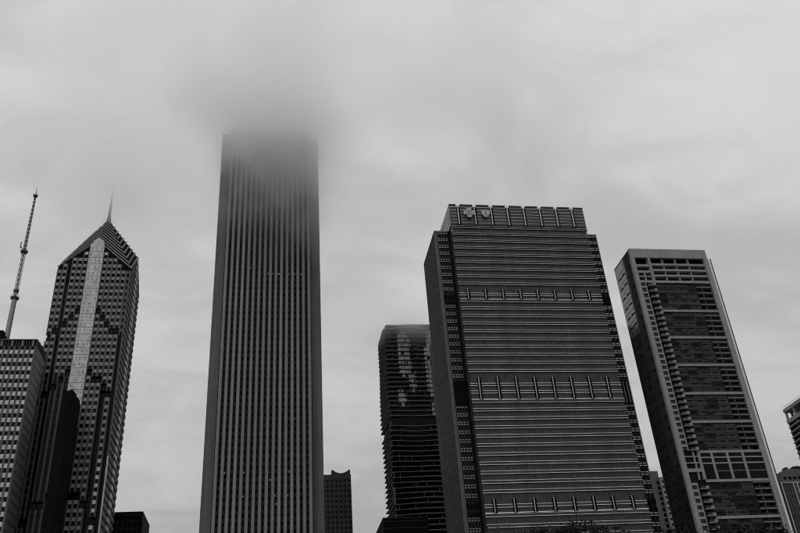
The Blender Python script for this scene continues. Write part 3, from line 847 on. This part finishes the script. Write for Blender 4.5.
# ------------------------------------------------------------------ dark hotel block with scooped parapet (behind the fluted tower)
T = Thing('hotel_block', (42, 530, 0), 'dark slim block with scooped parapet seen between fluted tower and wavy tower', 'building')
HYf = 520.0
p0, p1 = on_y(322, 474, HYf), on_y(350.8, 474.2, HYf)
hx0, hx1, hz = p0.x - 6, p1.x, p1.z
b = MB(); b.box(hx0, hx1 - 0.3, HYf + 0.3, 548, 0, hz, 'glass_black'); T.part('core', b)
b = MB(); w = MB()
nb = 9; bay = (hx1 - hx0) / nb
for i in range(nb + 1): b.box(hx0 + bay * i - 0.55, min(hx0 + bay * i + 0.55, hx1), HYf - 0.1, HYf + 0.5, 0, hz - 3.2, 'granite_dark')
z = hz - 3.2
b.box(hx0, hx1, HYf - 0.12, HYf + 0.5, hz - 3.2, hz, 'granite_dark')
while z > 90:
    b.box(hx0, hx1, HYf + 0.0, HYf + 0.45, z - 3.3, z - 1.7, 'granite_dark'); z -= 3.3
for k in range(8):
    y = HYf + 1 + k * 3.3; b.box(hx1 - 0.35, hx1, y, y + 1.8, 0, hz, 'granite_dark')
T.part('wall_grid', b, stuff=True)
xa, xb = on_y(331.5, 470, HYf).x, on_y(350, 470, HYf).x
prof = [(xa, hz), (xa, hz + 3.0), (xa + 0.8, hz + 3.2)]
for k in range(13):
    t = k / 12; prof.append((xa + 1.0 + (xb - xa - 2.0) * t, hz + 0.9 + 2.0 * (2 * t - 1) ** 2))
prof += [(xb - 0.8, hz + 3.2), (xb, hz + 3.0), (xb, hz)]
b = MB(); b.prism([(x, HYf, z) for x, z in prof], (0, 6, 0), 'granite_dark'); T.part('parapet', b)

# ------------------------------------------------------------------ low dark blocks
T = Thing('dark_block', (-68, 430, 0), 'low black flat-roofed block beside the pointed tower', 'building')
zt = on_y(143, 512, 420).z
xr = on_y(143, 512, 420).x; yb_ = on_x(150, 521, xr).y
b = MB(); b.box(-92, xr, 420, yb_, 0, zt, 'black'); T.part('wall', b)
b = MB()
for k in range(24): b.box(-92, xr + 0.06, 419.9, 420.1, zt - 1.2 - k * 3.4, zt - 0.7 - k * 3.4, 'metal_dark')
for k in range(14): b.box(-92 + k * 2.35, -91.7 + k * 2.35, 419.85, 420.1, 5, zt - 4, 'metal_dark')
b.box(-92, xr + 0.1, 419.8, yb_, zt - 0.02, zt + 0.3, 'metal_dark')
T.part('facade_rib', b, stuff=True)
T = Thing('dark_block', (66, 440, 0), 'low black block with sharp corner at the foot of the wavy tower', 'building')
pz = on_y(383, 518, 430)
b = MB(); b.box(pz.x, 82, 430, 462, 0, pz.z, 'black'); T.part('wall', b)
b = MB(); b.box(pz.x - 0.1, 82, 429.9, 462, pz.z - 0.3, pz.z + 0.2, 'metal_dark')
for k in range(20): b.box(pz.x - 0.05, 82, 429.94, 430.1, pz.z - 2 - k * 3.5, pz.z - 1.6 - k * 3.5, 'metal_dark')
T.part('facade_rib', b, stuff=True)

# ------------------------------------------------------------------ pale slab seen in the gap between the banded tower and the framed tower
T = Thing('pale_slab', (232, 470, 0), 'pale concrete apartment slab with window columns in the gap beside the banded tower', 'building')
Y = 450.0
a = on_y(653.5, 470.5, Y); c = on_y(659.5, 477, Y); e = on_y(672, 477, Y)
b = MB(); b.box(a.x - 8, c.x, Y + 1.0, Y + 30, 0, a.z, 'concrete_dark'); b.box(c.x, e.x + 12, Y, Y + 30, 0, c.z, 'concrete'); T.part('wall', b)
b = MB()
z = c.z - 2.0
while z > 60:
    for i in range(6): b.box(c.x + 0.7 + i * 2.35, c.x + 1.9 + i * 2.35, Y - 0.03, Y + 0.3, z - 1.7, z, 'black')
    b.box(c.x - 2.2, c.x - 0.5, Y + 0.9, Y + 1.2, z - 2.0, z, 'black')
    z -= 3.1
T.part('window', b, stuff=True)
b = MB()
z = c.z - 0.4
while z > 60:
    b.box(c.x - 0.05, e.x + 12, Y - 0.12, Y + 0.05, z - 0.1, z + 0.18, 'concrete'); z -= 3.1
T.part('slab_edge', b, stuff=True)

# ------------------------------------------------------------------ balcony tower at the right edge
T = Thing('balcony_tower', (345, 440, 0), 'dark tower with pale curved balcony edges and open roof frame at the frame edge', 'apartment tower')
X = 325.5
pa = on_y(783, 409.5, 460); X = pa.x
pb = on_x(800, 402, X)
zt = pa.z - 0.2
y1 = 460.0; y0 = 405.0
b = MB(); b.box(X + 1.6, X + 42, y0 + 1, y1 - 1, 0, zt - 8.0, 'glass_black'); b.box(X + 14, X + 40, y0 + 5, y1 - 6, zt - 8, zt - 1, 'black'); T.part('core', b)
b = MB()
b.box(X - 0.2, X + 42, y0, y1 + 0.2, zt - 2.2, zt, 'concrete_mid')
b.box(X - 0.1, X + 42, y0, y1 + 0.1, zt - 9.6, zt - 7.2, 'concrete_mid')
for k in range(7):
    yy = y1 - 1.0 - k * 8.8
    b.box(X + 0.1, X + 1.2, yy - 0.6, yy + 0.6, zt - 7.2, zt - 2.2, 'concrete_mid')
for k in range(4): b.box(X + 4 + k * 11, X + 5.2 + k * 11, y1 - 1.6, y1 - 0.4, zt - 7.2, zt - 2.2, 'concrete_mid')
T.part('roof_frame', b)
z = zt - 12.6
while z > 70:
    pts = []
    for i in range(31):
        yy = y1 + 0.5 - (y1 - y0) * i / 30
        pts.append((X + 0.2 - 1.3 * abs(math.sin((y1 - yy) / 17.5 * math.pi)), yy))
    s = MB(); s.prism([(x, y, z) for x, y in pts] + [(X + 2, y0, z), (X + 2, y1 + 0.5, z)], (0, 0, 0.55), 'concrete'); T.part('balcony_slab', s)
    z -= 3.3
b = MB()
for k in range(7):
    yy = y1 - 0.6 - k * 8.8; b.box(X + 0.5, X + 1.7, yy - 0.5, yy + 0.5, 0, zt - 9.6, 'concrete_dark')
T.part('column', b, stuff=True)
b = MB()
for k in range(12): b.tube((X + 0.6, y1 - 1 - k * 2.2, zt), (X + 0.6, y1 - 1 - k * 2.2, zt + 1.8), 0.07, 0.07, 'steel_dark', 4)
b.tube((X + 0.6, y1 - 1, zt + 1.8), (X + 0.6, y1 - 25, zt + 1.8), 0.07, 0.07, 'steel_dark', 4)
T.part('roof_rail', b, stuff=True)

# lower neighbours at the right edge
T = Thing('glass_midrise', (285, 410, 0), 'lower glass block with thin pale vertical edges below the balcony tower', 'building')
Y = 392.0
a = on_y(780.6, 482.5, Y); c = on_y(791.5, 479, Y)
b = MB(); b.box(a.x, a.x + 44, Y + 0.3, Y + 30, 0, a.z, 'glass_curtain'); T.part('core', b)
b = MB()
for x, w in ((a.x, 0.5), (c.x, 0.5), (c.x + 2.2, 0.5), (c.x + 14, 0.5)): b.box(x, x + w, Y - 0.1, Y + 0.4, 0, a.z + 0.2, 'alu_light')
b.box(a.x, a.x + 44, Y - 0.05, Y + 0.4, a.z - 0.4, a.z + 0.25, 'alu_mid')
T.part('edge_fin', b)
b = MB(); z = a.z - 3.2
while z > 40: b.box(a.x + 0.5, a.x + 44, Y + 0.1, Y + 0.36, z - 0.5, z, 'spandrel'); z -= 3.2
for i in range(28): b.box(a.x + 1.5 * i, a.x + 1.5 * i + 0.12, Y + 0.12, Y + 0.34, 10, a.z - 0.4, 'metal_dark')
T.part('mullion', b, stuff=True)
T = Thing('stepped_block', (320, 445, 0), 'grey stepped block with cluttered roof behind the lower glass block', 'building')
Y = 425.0
a = on_y(781, 474, Y); c = on_y(786, 468.5, Y)
b = MB(); b.box(a.x, a.x + 50, Y, Y + 12, 0, a.z, 'concrete_dark'); b.box(c.x, c.x + 45, Y + 1, Y + 12, a.z, c.z, 'concrete_dark'); T.part('wall', b)
b = MB()
z = a.z - 1.5
while z > 60:
    for i in range(16): b.box(a.x + 0.8 + i * 3, a.x + 2.6 + i * 3, Y - 0.03, Y + 0.3, z - 1.7, z, 'black')
    z -= 3.3
T.part('window', b, stuff=True)
b = MB()
for k in range(16):
    x = c.x + rng.uniform(0.5, 26); b.box(x, x + rng.uniform(0.6, 2.6), Y + 1.5, Y + 5, c.z, c.z + rng.uniform(0.6, 2.4), 'metal_dark')
T.part('roof_plant', b, stuff=True)

# ------------------------------------------------------------------ park trees whose tops reach into the bottom of the picture
def make_tree_meshes(seed, h, rad):
    r = random.Random(seed)
    t = MB(); t.tube((0, 0, 0), (0.15, 0.1, h * 0.38), 0.26, 0.19, 'bark', 9)
    top = Vector((0.15, 0.1, h * 0.38)); ends = []
    t.tube(top, (0.2, 0.0, h * 0.82), 0.19, 0.05, 'bark', 7); ends.append(Vector((0.2, 0, h * 0.82)))
    for k in range(11):
        a = k * 2.4 + r.uniform(-0.3, 0.3); zz = h * (0.36 + 0.045 * k)
        q = Vector((math.cos(a) * rad * r.uniform(0.5, 0.8), math.sin(a) * rad * r.uniform(0.5, 0.8), zz + h * r.uniform(0.1, 0.22)))
        s0 = Vector((0.17, 0.05, zz)); mid = (s0 + q) / 2 + Vector((0, 0, -0.15))
        t.tube(s0, mid, 0.10, 0.07, 'bark', 6); t.tube(mid, q, 0.07, 0.03, 'bark', 5); ends.append(q); ends.append(mid)
    lv = MB()
    clumps = []
    for k in range(150):
        while True:
            p = Vector((r.uniform(-1, 1), r.uniform(-1, 1), r.uniform(-1, 1)))
            if 0.35 < p.length < 1.0: break
        sc = 0.55 + 0.45 * (1 - max(0, p.z) ** 1.5)
        clumps.append((Vector((p.x * rad * sc, p.y * rad * sc, h * 0.64 + p.z * h * 0.33)), r.uniform(0.45, 0.95)))
    clumps += [(e, 0.7) for e in ends]
    for c, cr in clumps:
        key = 'leaf' if r.random() < 0.7 else 'leaf_light'
        for j in range(170):
            d = Vector((r.gauss(0, 1), r.gauss(0, 1), r.gauss(0, 0.8))).normalized() * cr * r.uniform(0.35, 1.05)
            p = c + d; s = r.uniform(0.06, 0.12)
            u = Vector((r.gauss(0, 1), r.gauss(0, 1), r.gauss(0, 0.6))).normalized()
            v = u.orthogonal().normalized(); v = (v + u.cross(v) * r.uniform(-1, 1)).normalized()
            lv.poly([p - u * s, p + v * s * 0.55, p + u * s * 1.1, p - v * s * 0.55], key)
    return t.mesh('trunk'), lv.mesh('crown')
variants = [make_tree_meshes(11, 12.6, 3.6), make_tree_meshes(23, 12.2, 3.2), make_tree_meshes(37, 12.9, 3.9)]
tops = [(541, 528, 52, 0, 'tree'), (566, 523, 47, 1, 'tree'), (517, 532, 55, 2, 'tree'), (597, 528, 58, 1, 'tree'),
        (676, 531, 50, 0, 'tree'), (702, 526, 46, 2, 'tree'), (733, 528, 50, 1, 'tree'), (760, 531, 55, 0, 'tree'), (790, 532, 48, 2, 'tree')]
tree_labels = ['dark leafy tree crown below the middle fins of the broad banded tower', 'highest pointed tree crown below the broad banded tower',
               'low tree crown at the foot of the west half of the banded tower', 'small lone tree crown below the east half of the banded tower',
               'tree crown below the pale corner pier of the framed apartment tower', 'tall bushy tree crown below the framed apartment tower balconies',
               'tree crown below the glass bay of the framed apartment tower', 'tree crown below the east pier of the framed apartment tower',
               'low tree crown below the lower glass block']
for i, (px, py, Y, v, _) in enumerate(tops):
    p = on_y(px, py, Y); tm, cm = variants[v]
    h = (12.6, 12.2, 12.9)[v]
    s = p.z / (h * 0.985)
    o = bpy.data.objects.new('park_tree', None); o.location = (p.x, Y, 0.06); o.rotation_euler = (0, 0, rng.uniform(0, 6)); o.scale = (s, s, s)
    col.objects.link(o)
    o['label'] = tree_labels[i]; o['category'] = 'tree'; o['group'] = 'park trees in front of the towers'
    link('trunk', tm, o); link('crown', cm, o)

# ------------------------------------------------------------------ low cloud wrapping the tower tops
def cloud_material(lobes):
    m = bpy.data.materials.new('low_cloud'); m.use_nodes = True
    n, l = m.node_tree.nodes, m.node_tree.links; n.clear()
    out = n.new('ShaderNodeOutputMaterial')
    pv = n.new('ShaderNodeVolumePrincipled')
    pv.inputs['Color'].default_value = (0.999, 0.999, 0.999, 1); pv.inputs['Anisotropy'].default_value = 0.8
    geo = n.new('ShaderNodeNewGeometry')
    total = None
    # warp the position with noise so the lobes get ragged edges
    no = n.new('ShaderNodeTexNoise'); no.inputs['Scale'].default_value = 0.020; no.inputs['Detail'].default_value = 5; no.inputs['Roughness'].default_value = 0.6
    l.new(geo.outputs['Position'], no.inputs['Vector'])
    sub = n.new('ShaderNodeVectorMath'); sub.operation = 'SUBTRACT'; sub.inputs[1].default_value = (0.5, 0.5, 0.5); l.new(no.outputs['Color'], sub.inputs[0])
    scl = n.new('ShaderNodeVectorMath'); scl.operation = 'SCALE'; scl.inputs['Scale'].default_value = 85.0; l.new(sub.outputs[0], scl.inputs[0])
    add = n.new('ShaderNodeVectorMath'); add.operation = 'ADD'; l.new(geo.outputs['Position'], add.inputs[0]); l.new(scl.outputs[0], add.inputs[1])
    for c, r, dens in lobes:
        s = n.new('ShaderNodeVectorMath'); s.operation = 'SUBTRACT'; s.inputs[1].default_value = c; l.new(add.outputs[0], s.inputs[0])
        d = n.new('ShaderNodeVectorMath'); d.operation = 'DIVIDE'; d.inputs[1].default_value = r; l.new(s.outputs[0], d.inputs[0])
        ln = n.new('ShaderNodeVectorMath'); ln.operation = 'LENGTH'; l.new(d.outputs[0], ln.inputs[0])
        mr = n.new('ShaderNodeMapRange'); mr.interpolation_type = 'SMOOTHERSTEP'
        mr.inputs['From Min'].default_value = 0.0; mr.inputs['From Max'].default_value = 1.0
        mr.inputs['To Min'].default_value = dens; mr.inputs['To Max'].default_value = 0.0
        l.new(ln.outputs['Value'], mr.inputs[0])
        if total is None: total = mr.outputs[0]
        else:
            a = n.new('ShaderNodeMath'); a.operation = 'ADD'; l.new(total, a.inputs[0]); l.new(mr.outputs[0], a.inputs[1]); total = a.outputs[0]
    wn_ = n.new('ShaderNodeTexNoise'); wn_.inputs['Scale'].default_value = 0.022; wn_.inputs['Detail'].default_value = 3
    l.new(geo.outputs['Position'], wn_.inputs['Vector'])
    wr = n.new('ShaderNodeMapRange'); wr.inputs['From Min'].default_value = 0.32; wr.inputs['From Max'].default_value = 0.62
    wr.inputs['To Min'].default_value = 0.25; wr.inputs['To Max'].default_value = 1.4
    l.new(wn_.outputs[0], wr.inputs[0])
    mu = n.new('ShaderNodeMath'); mu.operation = 'MULTIPLY'; l.new(total, mu.inputs[0]); l.new(wr.outputs[0], mu.inputs[1])
    l.new(mu.outputs[0], pv.inputs['Density'])
    l.new(pv.outputs[0], out.inputs['Volume'])
    return m
lobes = [((0, 380, 364), (68, 96, 96), 0.120), ((-4, 392, 356), (72, 48, 34), 0.150),
         ((12, 386, 302), (66, 40, 66), 0.042),
         ((-28, 384, 350), (44, 60, 50), 0.075),
         ((-60, 400, 395), (170, 120, 90), 0.016),
         ((100, 385, 372), (66, 60, 46), 0.08),
         ((138, 388, 350), (38, 50, 42), 0.22),
         ((156, 388, 316), (30, 50, 44), 0.28),
         ((-90, 376, 290), (50, 50, 38), 0.19),
         ((70, 466, 254), (46, 44, 24), 0.022)]
b = MB(); b.box(-225, 210, 280, 525, 224, 480, 'black')
me = b.mesh('low_cloud'); me.materials.clear(); me.materials.append(cloud_material(lobes))
cl = link('low_cloud', me); cl['kind'] = 'stuff'; cl['label'] = 'grey low cloud swallowing the top of the fluted tower'; cl['category'] = 'cloud'
